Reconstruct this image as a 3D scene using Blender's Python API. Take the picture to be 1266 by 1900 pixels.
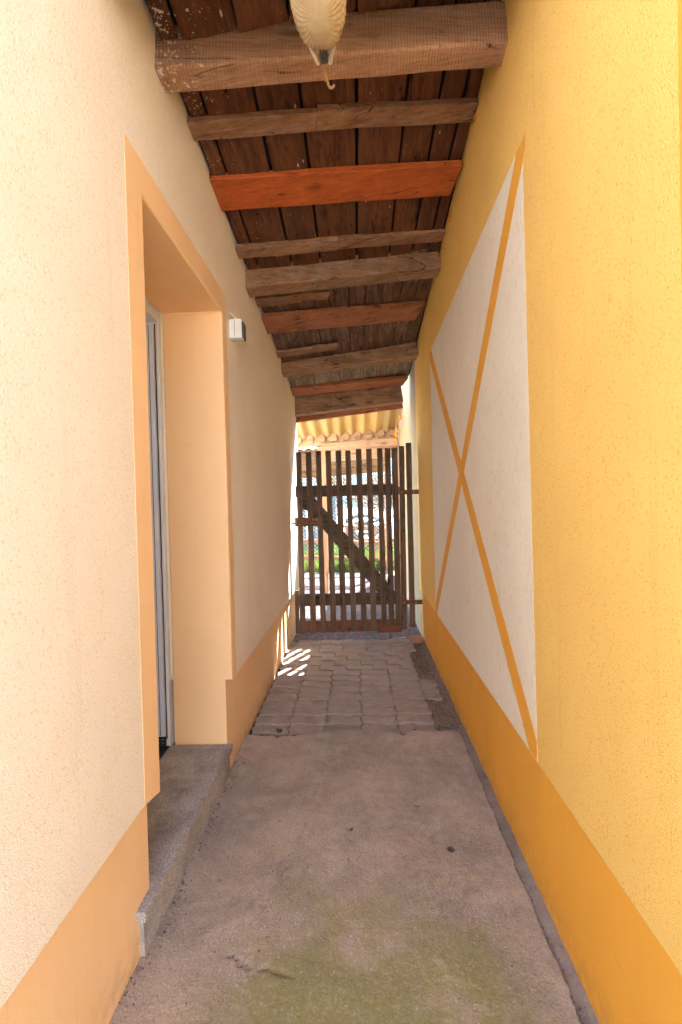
import bpy, bmesh, math, random
from mathutils import Vector, Matrix, noise
R = math.radians
rnd = random.Random(7)
for o in list(bpy.data.objects): bpy.data.objects.remove(o)
scene = bpy.context.scene
C = scene.collection

# ------------------------------------------------------------------ camera
cam_d = bpy.data.cameras.new('camera'); cam = bpy.data.objects.new('camera', cam_d); C.objects.link(cam)
fwd = Vector((-0.03234, 0.99939, -0.01336)).normalized(); upv = Vector((0.0249, 0.01417, 0.99959))
right = fwd.cross(upv).normalized(); upv = right.cross(fwd)
cam.matrix_world = Matrix(((right.x, upv.x, -fwd.x, 0), (right.y, upv.y, -fwd.y, 0), (right.z, upv.z, -fwd.z, 1.33), (0, 0, 0, 1)))
cam_d.sensor_fit = 'VERTICAL'; cam_d.sensor_height = 36; cam_d.sensor_width = 24; cam_d.lens = 15.99
cam_d.clip_start = .02; cam_d.clip_end = 2000
scene.camera = cam

# ------------------------------------------------------------------ sky and sun
SUN_EL, SUN_AZ = 52, 25          # azimuth to the right of +Y
w = bpy.data.worlds.new('World'); scene.world = w; w.use_nodes = True
nt = w.node_tree; nt.nodes.clear()
sky = nt.nodes.new('ShaderNodeTexSky'); sky.sky_type = 'NISHITA'; sky.sun_disc = False
sky.sun_elevation = R(SUN_EL); sky.sun_rotation = R(SUN_AZ); sky.air_density = 1.0; sky.dust_density = 1.2
bg = nt.nodes.new('ShaderNodeBackground'); bg.inputs[1].default_value = .14
wo = nt.nodes.new('ShaderNodeOutputWorld')
nt.links.new(sky.outputs[0], bg.inputs[0]); nt.links.new(bg.outputs[0], wo.inputs[0])
sd = bpy.data.lights.new('sun', 'SUN'); sd.energy = 5.0; sd.angle = R(.53); sd.color = (1, .95, .88)
sun = bpy.data.objects.new('sun', sd); C.objects.link(sun)
s_dir = Vector((math.sin(R(SUN_AZ)) * math.cos(R(SUN_EL)), math.cos(R(SUN_AZ)) * math.cos(R(SUN_EL)), math.sin(R(SUN_EL))))
sun.rotation_euler = s_dir.to_track_quat('Z', 'Y').to_euler(); sun.location = (3, 6, 9)
vs = scene.view_settings
vs.view_transform = 'Standard'; vs.look = 'None'; vs.exposure = 3.5; vs.gamma = 1; vs.use_curve_mapping = False
vs.use_white_balance = True; vs.white_balance_temperature = 5400; vs.white_balance_tint = 4    # the camera is balanced for open shade
scene.cycles.max_bounces = 10; scene.cycles.diffuse_bounces = 7; scene.cycles.use_adaptive_sampling = True; scene.cycles.adaptive_threshold = .04

# ------------------------------------------------------------------ materials
class NT:
    def __init__(s, name):
        s.m = bpy.data.materials.new(name); s.m.use_nodes = True; s.t = s.m.node_tree
        s.t.nodes.clear()
        s.out = s.n('ShaderNodeOutputMaterial'); s.p = s.n('ShaderNodeBsdfPrincipled')
        s.l(s.p.outputs[0], s.out.inputs[0])
    def n(s, k, **kw):
        x = s.t.nodes.new(k)
        for a, b in kw.items(): setattr(x, a, b)
        return x
    def l(s, a, b): s.t.links.new(a, b)
    def coord(s, scale=(1, 1, 1), jitter=True):
        tc = s.n('ShaderNodeTexCoord'); mp = s.n('ShaderNodeMapping'); mp.inputs['Scale'].default_value = scale
        src = tc.outputs['Object']
        if jitter:
            oi = s.n('ShaderNodeObjectInfo'); ma = s.n('ShaderNodeMath', operation='MULTIPLY'); ma.inputs[1].default_value = 37.0
            s.l(oi.outputs['Random'], ma.inputs[0])
            ad = s.n('ShaderNodeVectorMath', operation='ADD'); s.l(src, ad.inputs[0]); s.l(ma.outputs[0], ad.inputs[1]); src = ad.outputs[0]
        s.l(src, mp.inputs[0]); return mp.outputs[0]
    def noise(s, vec, scale, detail=3, rough=.55, dist=0):
        x = s.n('ShaderNodeTexNoise'); x.inputs['Scale'].default_value = scale; x.inputs['Detail'].default_value = detail
        x.inputs['Roughness'].default_value = rough; x.inputs['Distortion'].default_value = dist
        s.l(vec, x.inputs['Vector']); return x.outputs['Fac']
    def vor(s, vec, scale, feature='F1', rand=1.0):
        x = s.n('ShaderNodeTexVoronoi', feature=feature); x.inputs['Scale'].default_value = scale
        x.inputs['Randomness'].default_value = rand
        s.l(vec, x.inputs['Vector']); return x
    def ramp(s, fac, a, b, va=0.0, vb=1.0):
        x = s.n('ShaderNodeMapRange'); x.clamp = True
        for i, v in zip((1, 2, 3, 4), (a, b, va, vb)): x.inputs[i].default_value = v
        s.l(fac, x.inputs[0]); return x.outputs[0]
    def math(s, op, a, b):
        x = s.n('ShaderNodeMath', operation=op)
        for i, v in enumerate((a, b)):
            if isinstance(v, (int, float)): x.inputs[i].default_value = v
            else: s.l(v, x.inputs[i])
        return x.outputs[0]
    def mix(s, fac, a, b, mode='MIX'):
        x = s.n('ShaderNodeMix', data_type='RGBA', blend_type=mode)
        for i, v in ((0, fac), (6, a), (7, b)):
            if isinstance(v, (int, float)): x.inputs[i].default_value = v
            elif isinstance(v, tuple): x.inputs[i].default_value = (*v, 1)
            else: s.l(v, x.inputs[i])
        return x.outputs[2]
    def bump(s, h, dist, strength=1.0, prev=None):
        b = s.n('ShaderNodeBump'); b.inputs['Distance'].default_value = dist; b.inputs['Strength'].default_value = strength
        s.l(h, b.inputs['Height'])
        if prev is not None: s.l(prev, b.inputs['Normal'])
        return b.outputs[0]
    def fin(s, col, rough=.85, nrm=None, spec=.3):
        if isinstance(col, tuple): s.p.inputs['Base Color'].default_value = (*col, 1)
        else: s.l(col, s.p.inputs['Base Color'])
        if isinstance(rough, float): s.p.inputs['Roughness'].default_value = rough
        else: s.l(rough, s.p.inputs['Roughness'])
        s.p.inputs['Specular IOR Level'].default_value = spec
        if nrm is not None: s.l(nrm, s.p.inputs['Normal'])
        return s.m

def stucco(name, col, pit, grain=190, depth=.0035, vert=1.0, streak=.25, pitcut=(.30, .40)):
    """rough trowelled render: raised grains, dark pits"""
    t = NT(name); v = t.coord((1, 1, vert), jitter=False)
    n1 = t.noise(v, grain, 2, .6); n2 = t.noise(v, grain * .42, 2, .5); vo = t.vor(v, grain * .55)
    h = t.math('ADD', t.math('MULTIPLY', n1, .9), t.math('MULTIPLY', n2, .4)); h = t.math('SUBTRACT', h, t.math('MULTIPLY', vo.outputs['Distance'], .2))
    big = t.noise(t.coord((1, 1, .25), False), 3.5, 4, .6)
    patch = t.noise(v, 14, 3, .6)
    pits = t.ramp(t.math('ADD', n2, t.math('MULTIPLY', patch, .25)), pitcut[0] + .14, pitcut[1] + .14, 1, 0)
    c = t.mix(t.math('MULTIPLY', pits, .95), col, pit)
    c = t.mix(t.ramp(big, .35, .75, 0, streak), c, tuple(x * .86 for x in pit))
    pw = t.noise(t.coord((1, 1, .8), False), 1.3, 5, .7, .6); c = t.mix(t.ramp(pw, .42, .62, 0, .13), c, tuple(x * .78 for x in pit))
    dr = t.noise(t.coord((9, 9, .35), False), 2.2, 4, .65); c = t.mix(t.ramp(dr, .60, .78, 0, .18), c, tuple(x * .6 for x in pit))
    sp = t.vor(v, 23); spk = t.ramp(sp.outputs['Distance'], .03, .055, 1, 0)
    c = t.mix(t.math('MULTIPLY', spk, t.ramp(t.noise(v, 5, 2), .55, .6, 0, .55)), c, (.09, .05, .03))
    nrm = t.bump(h, depth * .75, .8)
    return t.fin(c, .93, nrm, .12)

def smooth_plaster(name, col, col2, depth=.0012):
    t = NT(name); v = t.coord((1, 1, .35), False)
    n = t.noise(v, 6, 5, .65); f = t.noise(v, 120, 3, .6)
    c = t.mix(t.ramp(n, .35, .75), col, col2)
    sp = t.vor(t.coord((1, 1, 1), False), 17); spk = t.ramp(sp.outputs['Distance'], .018, .03, 1, 0)
    c = t.mix(t.math('MULTIPLY', spk, .35), c, (.12, .06, .025))
    so = t.n('ShaderNodeSeparateXYZ'); tcs = t.n('ShaderNodeTexCoord'); t.l(tcs.outputs['Object'], so.inputs[0])
    dirt = t.math('MULTIPLY', t.ramp(so.outputs[2], .015, .13, 1, 0), t.ramp(t.noise(t.coord((1, 1, 1), False), 22, 5, .7), .38, .66))
    c = t.mix(t.math('MULTIPLY', dirt, .4), c, (.24, .15, .08))
    scf = t.noise(t.coord((1, 1, 2.5), False), 9, 6, .75, .5); c = t.mix(t.ramp(scf, .60, .72, 0, .25), c, tuple(x * .72 for x in col))
    scr = t.noise(t.coord((14, 14, .5), False), 6, 2, .5)
    c = t.mix(t.ramp(scr, .66, .76, 0, .16), c, tuple(x * .7 for x in col))
    nrm = t.bump(t.math('ADD', t.math('MULTIPLY', f, .5), n), depth, .7)
    return t.fin(c, .8, nrm, .2)

def wood(name, dark, light, axis, fleck=0.0, saw=0.0, rough=.75, grey=0.0, splash=0.0):
    t = NT(name)
    sc = {'x': (1.6, 34, 34), 'y': (34, 1.6, 34), 'z': (34, 34, 1.6)}[axis]
    v = t.coord(sc); u = t.coord((1, 1, 1)); wv = t.coord((1, 1, 1), False)
    g = t.noise(v, 1.6, 5, .62, .15); g2 = t.noise(v, .45, 3, .55, .5)
    c = t.mix(t.ramp(t.math('ADD', t.math('MULTIPLY', g, .6), t.math('MULTIPLY', g2, .5)), .38, .72), dark, light)
    oi = t.n('ShaderNodeObjectInfo')
    c = t.mix(t.ramp(oi.outputs['Random'], 0, 1, 0, .45), c, dark)
    kn = t.vor(t.coord({'x': (2.2, 7, 7), 'y': (7, 2.2, 7), 'z': (7, 7, 2.2)}[axis]), 1.0)
    c = t.mix(t.ramp(kn.outputs['Distance'], .06, .16, .8, 0), c, tuple(x * .45 for x in dark))
    st = t.noise(u, 5, 4, .6)
    c = t.mix(t.ramp(st, .5, .78, 0, .55), c, tuple(x * .6 for x in dark))
    if grey: c = t.mix(t.ramp(t.noise(v, .8, 4, .6), .45, .72, 0, grey), c, (.27, .235, .20))
    if fleck:
        vo = t.vor(t.coord((60, 22, 60) if axis == 'y' else (40, 40, 40)), .55)
        mk = t.math('MULTIPLY', t.ramp(vo.outputs['Distance'], .10, .17, 1, 0), t.ramp(t.noise(u, 9, 2), .56, .60))
        c = t.mix(t.math('MULTIPLY', mk, fleck), c, (.55, .46, .33))
    if splash:      # old lime splashes close to the left wall
        sx = t.n('ShaderNodeSeparateXYZ'); tc = t.n('ShaderNodeTexCoord'); t.l(tc.outputs['Object'], sx.inputs[0])
        m = t.ramp(sx.outputs[0], -.63, -.36, 1, 0); m2 = t.ramp(sx.outputs[1], 1.6, 2.3, 1, .25)
        nn = t.noise(wv, 55, 4, .75); cut = t.ramp(t.math('ADD', nn, t.math('MULTIPLY', t.math('MULTIPLY', m, m2), .16)), .70, .73)
        c = t.mix(t.math('MULTIPLY', cut, splash), c, (.66, .60, .48))
    fine = t.noise(t.coord({'x': (1.2, 130, 130), 'y': (130, 1.2, 130), 'z': (130, 130, 1.2)}[axis]), 1.2, 3, .6)
    c = t.mix(t.ramp(fine, .52, .70, 0, .5), c, tuple(x * .5 for x in dark)); c = t.mix(t.ramp(fine, .28, .42, .3, 0), c, tuple(min(1, x * 1.35) for x in light))
    spl = t.noise(t.coord({'x': (.9, 16, 16), 'y': (16, .9, 16), 'z': (16, 16, .9)}[axis]), 1.0, 2, .5, .2)
    sm = t.math('MULTIPLY', t.ramp(t.math('ABSOLUTE', t.math('SUBTRACT', spl, .5), 0), .004, .012, 1, 0), t.ramp(st, .45, .6))
    c = t.mix(sm, c, tuple(x * .15 for x in dark))
    h = t.math('SUBTRACT', t.math('ADD', g, t.math('MULTIPLY', fine, .5)), sm)
    nrm = t.bump(h, .0025, .8)
    if saw:
        wv2 = t.n('ShaderNodeTexWave', wave_type='BANDS', bands_direction='X'); wv2.inputs['Scale'].default_value = 28
        wv2.inputs['Distortion'].default_value = 3.0; wv2.inputs['Detail'].default_value = 2; t.l(wv, wv2.inputs['Vector'])
        nrm = t.bump(wv2.outputs['Fac'], .003, saw, nrm)
        c = t.mix(t.math('MULTIPLY', wv2.outputs['Fac'], .22 * saw), c, light)
    return t.fin(c, rough, nrm, .25)

def concrete(name, base, dark, light, moss=True):
    t = NT(name); v = t.coord((1, 1, 1), False)
    a = t.noise(v, 2.2, 6, .65, .4); b = t.noise(v, 11, 5, .7); f = t.noise(v, 140, 3, .6); sl = t.noise(v, .9, 3, .5)
    c = t.mix(t.ramp(a, .40, .62), dark, base); c = t.mix(t.ramp(b, .45, .75, 0, .6), c, light)
    c = t.mix(t.ramp(b, .22, .40, .5, 0), c, tuple(x * .55 for x in dark))
    c = t.mix(t.ramp(t.noise(v, 1.6, 4, .6), .5, .7, 0, .5), c, (.36, .225, .165))
    sand = t.ramp(f, .35, .65)
    c = t.mix(t.math('MULTIPLY', sand, .35), c, tuple(x * .62 for x in base))
    vo = t.vor(v, 85); vcol = vo.outputs['Color']
    sepx = t.n('ShaderNodeSeparateColor'); t.l(vcol, sepx.inputs[0])
    agg = t.math('MULTIPLY', t.ramp(vo.outputs['Distance'], .20, .34, 1, 0), t.ramp(sepx.outputs[0], .72, .76))
    sx = t.n('ShaderNodeSeparateXYZ'); tc = t.n('ShaderNodeTexCoord'); t.l(tc.outputs['Object'], sx.inputs[0])
    near = t.ramp(sx.outputs[1], 1.25, 1.85, 1, .06)       # the top skin is worn off near the passage mouth
    near = t.math('MULTIPLY', near, t.ramp(t.math('ABSOLUTE', t.math('SUBTRACT', sx.outputs[0], 0.02), 0), .30, .55, 1, .15))
    c = t.mix(t.math('MULTIPLY', agg, t.math('MULTIPLY', near, .9)), c, (.62, .56, .46))
    agd = t.math('MULTIPLY', t.ramp(vo.outputs['Distance'], .12, .22, 1, 0), t.ramp(sepx.outputs[1], .93, .95))
    c = t.mix(t.math('MULTIPLY', agd, .8), c, (.05, .045, .04))
    if moss:
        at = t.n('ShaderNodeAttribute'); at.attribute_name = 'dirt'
        c = t.mix(t.math('MULTIPLY', at.outputs['Fac'], .9), c, (.05, .04, .025))  # darker colour in the hole, crack and chips, set by their depth
        fs = t.noise(v, 170, 3, .7); c = t.mix(t.ramp(fs, .56, .66, 0, .6), c, (.12, .10, .085)); c = t.mix(t.ramp(fs, .32, .42, .5, 0), c, (.64, .55, .46)); blt = t.noise(v, 34, 4, .7, .8); c = t.mix(t.ramp(blt, .60, .70, 0, .5), c, (.16, .13, .115))
        m = t.math('MULTIPLY', t.ramp(t.math('ADD', t.noise(v, 3.2, 4, .65), t.math('MULTIPLY', t.math('SUBTRACT', near, .5), .30)), .44, .60), t.ramp(t.noise(v, 60, 3, .7), .3, .55, .35, 1))
        c = t.mix(t.math('MULTIPLY', m, t.math('MULTIPLY', near, .85)), c, (.24, .215, .06))
    nrm = t.bump(f, .0025, .8); nrm = t.bump(vo.outputs['Distance'], .0015, .35, nrm); nrm = t.bump(b, .008, .6, nrm)
    return t.fin(c, t.ramp(a, .3, .7, .95, .75), nrm, .25)

def plain(name, col, rough=.6, metal=0.0, nscale=60, var=.25, bump=.0006, spec=.4):
    t = NT(name); v = t.coord()
    n = t.noise(v, nscale, 4, .6); big = t.noise(v, nscale * .12, 3, .6)
    c = t.mix(t.ramp(t.math('ADD', t.math('MULTIPLY', n, .5), t.math('MULTIPLY', big, .5)), .35, .65), tuple(x * (1 - var) for x in col), tuple(min(1, x * (1 + var * .5)) for x in col))
    t.p.inputs['Metallic'].default_value = metal
    return t.fin(c, rough, t.bump(n, bump, .6), spec)

def granite(name):
    t = NT(name); v = t.coord((1, 1, 1), False)
    vo = t.vor(v, 420); sp = t.n('ShaderNodeSeparateColor'); t.l(vo.outputs['Color'], sp.inputs[0])
    c = t.mix(sp.outputs[0], (.20, .175, .16), (.52, .47, .43)); c = t.mix(t.ramp(sp.outputs[1], .8, .85), c, (.55, .50, .46))
    st = t.noise(v, 7, 5, .65); c = t.mix(t.ramp(st, .42, .68, 0, .6), c, (.12, .095, .08))
    c = t.mix(t.ramp(t.noise(v, 3.4, 3, .6), .55, .68, 0, .35), c, (.20, .12, .07))
    return t.fin(c, .8, t.bump(t.noise(v, 300, 2), .0015, .7), .3)

M = {}
M['cream'] = stucco('cream_render', (.89, .79, .645), (.83, .65, .43), 330, .0036, 1, .10)
M['bounce_facade'] = stucco('bounce_facade_render', (.82, .76, .65), (.74, .66, .52), 120, .003)  # render of the added house that throws light into the passage
M['ochre'] = stucco('ochre_render', (.92, .60, .165), (.82, .44, .08), 340, .0050, 1, .12)
M['panel'] = stucco('panel_render', (.90, .81, .66), (.80, .62, .42), 340, .0048, .22, .15)
M['peach'] = smooth_plaster('peach_plaster', (.87, .58, .305), (.83, .535, .265))
M['orange'] = smooth_plaster('orange_paint', (.82, .40, .045), (.76, .36, .036))
M['board'] = wood('dark_board', (.06, .022, .009), (.20, .078, .032), 'y', fleck=.8, splash=.9, rough=.6)
M['board2'] = wood('dark_board_weathered', (.068, .031, .017), (.21, .105, .055), 'y', fleck=.7, rough=.7, grey=.35)
M['board3'] = wood('grey_board', (.13, .085, .05), (.30, .215, .13), 'y', fleck=.2, rough=.8, grey=.7)
M['rafter'] = wood('rafter_wood', (.25, .118, .055), (.53, .30, .165), 'x', saw=.9, splash=.9, grey=.3)
M['rafter2'] = wood('brown_rafter_wood', (.18, .09, .044), (.43, .235, .125), 'x', saw=.2, grey=.35)
M['batten'] = wood('batten_wood', (.165, .078, .037), (.39, .20, .103), 'x', grey=.35)
M['redwood'] = wood('red_stained_wood', (.33, .07, .012), (.60, .14, .024), 'x', rough=.6)
M['redwood2'] = wood('faded_red_wood', (.25, .075, .027), (.45, .17, .07), 'x', rough=.7, grey=.25)
M['gate'] = wood('gate_wood', (.085, .048, .028), (.19, .118, .074), 'z', rough=.7, grey=.12)
M['gate_rail'] = wood('gate_rail_wood', (.07, .041, .025), (.155, .097, .06), 'x', rough=.75, grey=.12)
M['gate_red'] = wood('gate_red_wood', (.13, .045, .024), (.24, .09, .05), 'x', rough=.75)
M['newwood'] = wood('pale_timber', (.34, .20, .105), (.52, .34, .19), 'x', rough=.75)
M['newwoodz'] = wood('pale_post_timber', (.34, .17, .085), (.50, .27, .14), 'z', rough=.75)
M['fencewood'] = wood('fence_timber', (.24, .12, .065), (.40, .215, .12), 'z', rough=.8)
M['fencewoodx'] = wood('fence_rail_timber', (.24, .12, .065), (.40, .215, .12), 'x', rough=.8)
M['oldwood'] = wood('old_brown_timber', (.12, .065, .03), (.30, .17, .07), 'x', rough=.8)
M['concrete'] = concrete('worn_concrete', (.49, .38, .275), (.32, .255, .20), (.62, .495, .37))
M['strip'] = concrete('side_mortar', (.32, .25, .195), (.19, .15, .12), (.42, .34, .27), False)
M['felt'] = plain('roofing_felt', (.012, .011, .010), .9)
M['tilecov'] = plain('roof_covering', (.10, .07, .055), .85)
M['granite'] = granite('granite_step')
M['white'] = plain('white_plastic', (.74, .72, .68), .4, 0, 20, .08)
M['cream_plastic'] = plain('aged_cream_plastic', (.68, .60, .46), .45, 0, 25, .15)
M['greypaint'] = plain('pale_grey_paint', (.14, .14, .137), .5, 0, 20, .12)
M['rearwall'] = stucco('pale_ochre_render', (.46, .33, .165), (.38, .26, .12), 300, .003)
M['pvc'] = plain('white_door_plastic', (.70, .71, .74), .3, 0, 12, .06)
M['pvc_blue'] = plain('bluish_door_profile', (.64, .69, .82), .28, 0, 12, .06)
M['black'] = plain('black_rubber', (.02, .02, .022), .6)
M['darkgrey'] = plain('dark_grey_plastic', (.09, .085, .08), .4)
M['rust'] = plain('rusty_iron', (.19, .085, .04), .75, .25, 90, .5, .001)
M['steel'] = plain('steel', (.45, .43, .40), .4, .8)
M['foam'] = plain('expanding_foam', (.74, .28, .03), .8, 0, 120, .35, .004)
M['cable'] = plain('brown_cable', (.42, .24, .10), .5)
M['whitewire'] = plain('white_cable', (.6, .5, .36), .5)
def earth(name, a, b, sc=40, bump=.012):
    t = NT(name); v = t.coord((1, 1, 1), False)
    n = t.noise(v, sc, 5, .7); m = t.noise(v, 2.2, 4, .6); vo = t.vor(v, sc * 1.6)
    c = t.mix(t.ramp(n, .3, .7), a, b); c = t.mix(t.ramp(m, .4, .7, 0, .5), c, tuple(x * .7 for x in a))
    return t.fin(c, .95, t.bump(t.math('ADD', n, vo.outputs['Distance']), bump, .9), .15)
M['dirt'] = earth('brown_dirt', (.19, .135, .09), (.36, .265, .185))
M['gravel'] = earth('pink_gravel_bed', (.095, .063, .05), (.18, .13, .105), 55)
M['yard'] = earth('pale_yard_ground', (.38, .33, .27), (.48, .42, .35), 9, .01)
M['path'] = earth('path_ground', (.09, .075, .06), (.14, .115, .09), 9, .01)
M['soil'] = earth('lawn_soil', (.045, .05, .015), (.085, .10, .025), 20)
def paver_mat():
    t = NT('paver_concrete'); v = t.coord(); oi = t.n('ShaderNodeObjectInfo')
    a = t.noise(v, 14, 5, .7); f = t.noise(v, 160, 3, .6)
    c = t.mix(t.ramp(a, .3, .7), (.33, .25, .195), (.48, .38, .30))
    c = t.mix(t.ramp(oi.outputs['Random'], 0, 1, 0, .4), c, (.33, .28, .24)); c = t.mix(t.math('MULTIPLY', t.ramp(f, .55, .7), .4), c, (.09, .07, .055))
    return t.fin(c, .88, t.bump(f, .002, .7), .2)
M['paver'] = paver_mat()
M['bed'] = earth('joint_sand', (.035, .027, .020), (.085, .062, .045), 60, .004)
def stone_mat(name, cols, rough=.85):
    t = NT(name); g = t.n('ShaderNodeNewGeometry'); rp = t.n('ShaderNodeValToRGB')
    e = rp.color_ramp.elements; e[0].color = (*cols[0], 1); e[1].color = (*cols[-1], 1)
    for i, c in enumerate(cols[1:-1]): x = e.new((i + 1) / (len(cols) - 1)); x.color = (*c, 1)
    t.l(g.outputs['Random Per Island'], rp.inputs[0]); n = t.noise(t.coord((1, 1, 1), False), 90, 3)
    return t.fin(t.mix(t.ramp(n, .3, .7, 0, .35), rp.outputs[0], tuple(x * .5 for x in cols[0])), rough, t.bump(n, .002, .6), .2)
M['pebble'] = stone_mat('gravel_stones', [(.14, .085, .068), (.21, .14, .115), (.27, .20, .165), (.18, .135, .12), (.33, .27, .235)])
def leaf_mat(name, cols, trans=.35):
    t = NT(name); g = t.n('ShaderNodeNewGeometry'); rp = t.n('ShaderNodeValToRGB')
    e = rp.color_ramp.elements; e[0].color = (*cols[0], 1); e[1].color = (*cols[-1], 1)
    for i, c in enumerate(cols[1:-1]): x = e.new((i + 1) / (len(cols) - 1)); x.color = (*c, 1)
    t.l(g.outputs['Random Per Island'], rp.inputs[0]); t.fin(rp.outputs[0], .6, None, .2)
    tr = t.n('ShaderNodeBsdfTranslucent'); t.l(rp.outputs[0], tr.inputs[0]); ms = t.n('ShaderNodeMixShader'); ms.inputs[0].default_value = trans
    t.l(t.p.outputs[0], ms.inputs[1]); t.l(tr.outputs[0], ms.inputs[2]); t.l(ms.outputs[0], t.out.inputs[0]); return t.m
M['grass'] = leaf_mat('grass_blade', [(.07, .11, .015), (.13, .17, .02), (.20, .19, .035)])
M['autumn'] = leaf_mat('autumn_leaf', [(.14, .06, .018), (.21, .10, .03), (.17, .115, .04), (.10, .075, .025)])
M['greenleaf'] = leaf_mat('green_leaf', [(.05, .09, .015), (.10, .14, .02), (.17, .17, .03)])
M['bark'] = plain('bark', (.13, .09, .06), .9, 0, 30, .4, .004)
def sheet_mat():
    t = NT('yellowed_fibreglass'); v = t.coord((1, 1, 1), False); n = t.noise(t.coord((6, .8, 1), False), 2.0, 4, .6)
    c = t.mix(t.ramp(n, .3, .7), (.52, .37, .16), (.40, .27, .10)); t.fin(c, .5, None, .3)
    tr = t.n('ShaderNodeBsdfTranslucent'); t.l(c, tr.inputs[0]); ms = t.n('ShaderNodeMixShader'); ms.inputs[0].default_value = .3
    t.l(t.p.outputs[0], ms.inputs[1]); t.l(tr.outputs[0], ms.inputs[2]); t.l(ms.outputs[0], t.out.inputs[0]); return t.m
M['sheet'] = sheet_mat()
def shade_mat():
    t = NT('frosted_prism_glass'); t.fin((.80, .72, .54), .22, None, .5)
    t.p.inputs['Transmission Weight'].default_value = 0.0
    n = t.noise(t.coord(), 18, 4, .6); c = t.mix(t.ramp(n, .4, .7), (.74, .62, .40), (.60, .46, .26)); t.l(c, t.p.inputs['Base Color'])
    tr = t.n('ShaderNodeBsdfTranslucent'); t.l(c, tr.inputs[0]); ms = t.n('ShaderNodeMixShader'); ms.inputs[0].default_value = .3
    t.l(t.p.outputs[0], ms.inputs[1]); t.l(tr.outputs[0], ms.inputs[2]); t.l(ms.outputs[0], t.out.inputs[0]); return t.m
M['shade'] = shade_mat()
def glass_mat():
    t = NT('dusty_wired_glass'); t.fin((.09, .10, .09), .25, None, .5); return t.m
M['glass'] = glass_mat()
M['hill'] = earth('wooded_hill', (.02, .032, .03), (.03, .045, .042), .12, .5)
M['log_end'] = stone_mat('log_pieces', [(.16, .10, .055), (.23, .165, .10), (.12, .08, .05), (.20, .155, .11)])
M['tarp'] = plain('white_tarp', (.16, .155, .145), .6, 0, 6, .12)

# ------------------------------------------------------------------ mesh helpers
def link(name, bm, mat, parent=None, smooth=False):
    me = bpy.data.meshes.new(name); bm.normal_update(); bm.to_mesh(me); bm.free()
    if mat: me.materials.append(M[mat])
    if smooth:
        for p in me.polygons: p.use_smooth = True
    o = bpy.data.objects.new(name, me); C.objects.link(o)
    if parent: o.parent = parent
    return o
def thing(name, label, cat, group=None):
    o = bpy.data.objects.new(name, None); C.objects.link(o); o.empty_display_size = .1
    return tag(o, label, cat, group)
def tag(o, label, cat, group=None):
    o['label'] = label; o['category'] = cat
    if group: o['group'] = group
    return o
def struct(o): o['kind'] = 'structure'; return o
def stuff(o): o['kind'] = 'stuff'; return o
def bev(bm, wdt, seg=1, ang=.6):
    ed = [e for e in bm.edges if len(e.link_faces) == 2 and e.calc_face_angle(0) > ang]
    if ed: bmesh.ops.bevel(bm, geom=ed, offset=wdt, segments=seg, affect='EDGES', profile=.6)
def hexa(bm, p):
    """p: 8 corners, bottom 4 then top 4 (same order round)"""
    v = [bm.verts.new(q) for q in p]
    for f in ((3, 2, 1, 0), (4, 5, 6, 7), (0, 1, 5, 4), (1, 2, 6, 5), (2, 3, 7, 6), (3, 0, 4, 7)): bm.faces.new([v[i] for i in f])
    return v
def box(name, x0, x1, y0, y1, z0, z1, mat, parent=None, bevel=.0, f=None):
    bm = bmesh.new()
    hexa(bm, [(x0, y0, z0), (x1, y0, z0), (x1, y1, z0), (x0, y1, z0), (x0, y0, z1), (x1, y0, z1), (x1, y1, z1), (x0, y1, z1)])
    if bevel: bev(bm, bevel)
    if f:
        for v in bm.verts: v.co = f(*v.co)
    return link(name, bm, mat, parent)
def prism(name, poly, a0, a1, mapf, mat, parent=None, bevel=0.0):
    """poly of (u,v); extruded from a0 to a1; mapf(u,v,a)->xyz"""
    bm = bmesh.new(); n = len(poly)
    A = [bm.verts.new(mapf(u, v, a0)) for u, v in poly]; B = [bm.verts.new(mapf(u, v, a1)) for u, v in poly]
    bm.faces.new(A); bm.faces.new(list(reversed(B)))
    for i in range(n): bm.faces.new((A[i], B[i], B[(i + 1) % n], A[(i + 1) % n]))
    bmesh.ops.recalc_face_normals(bm, faces=bm.faces)
    if bevel: bev(bm, bevel)
    return link(name, bm, mat, parent)
def plank(name, A, B, wdir, wdt, tdir, th, mat, parent=None, seg=10, wob=.0015, bevel=.003, seed=0, ends=0.0):
    """long board from A to B; cross-section spans wdt along wdir and th along tdir, starting at A"""
    A, B, wd, td = Vector(A), Vector(B), Vector(wdir).normalized(), Vector(tdir).normalized()
    bm = bmesh.new(); rings = []
    for i in range(seg + 1):
        p = A.lerp(B, i / seg); L = (B - A).length * i / seg; r = []
        for k, (a, b) in enumerate(((0, 0), (1, 0), (1, 1), (0, 1))):
            q = p + wd * wdt * a + td * th * b
            q = q + wd * wob * noise.noise((L * 5 + seed * 7.1, k * 3.3, seed)) * 2 + td * wob * noise.noise((L * 4 + seed * 3.7, k * 5.1 + 9, seed)) * 2
            if i in (0, seg) and ends: q = q + (B - A).normalized() * ends * noise.noise((k * 9.1, i, seed))
            r.append(bm.verts.new(q))
        rings.append(r)
    for i in range(seg):
        for k in range(4): bm.faces.new((rings[i][k], rings[i][(k + 1) % 4], rings[i + 1][(k + 1) % 4], rings[i + 1][k]))
    bm.faces.new(rings[0]); bm.faces.new(list(reversed(rings[-1])))
    bmesh.ops.recalc_face_normals(bm, faces=bm.faces)
    if bevel: bev(bm, bevel, 1, .9)
    return link(name, bm, mat, parent)
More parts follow.
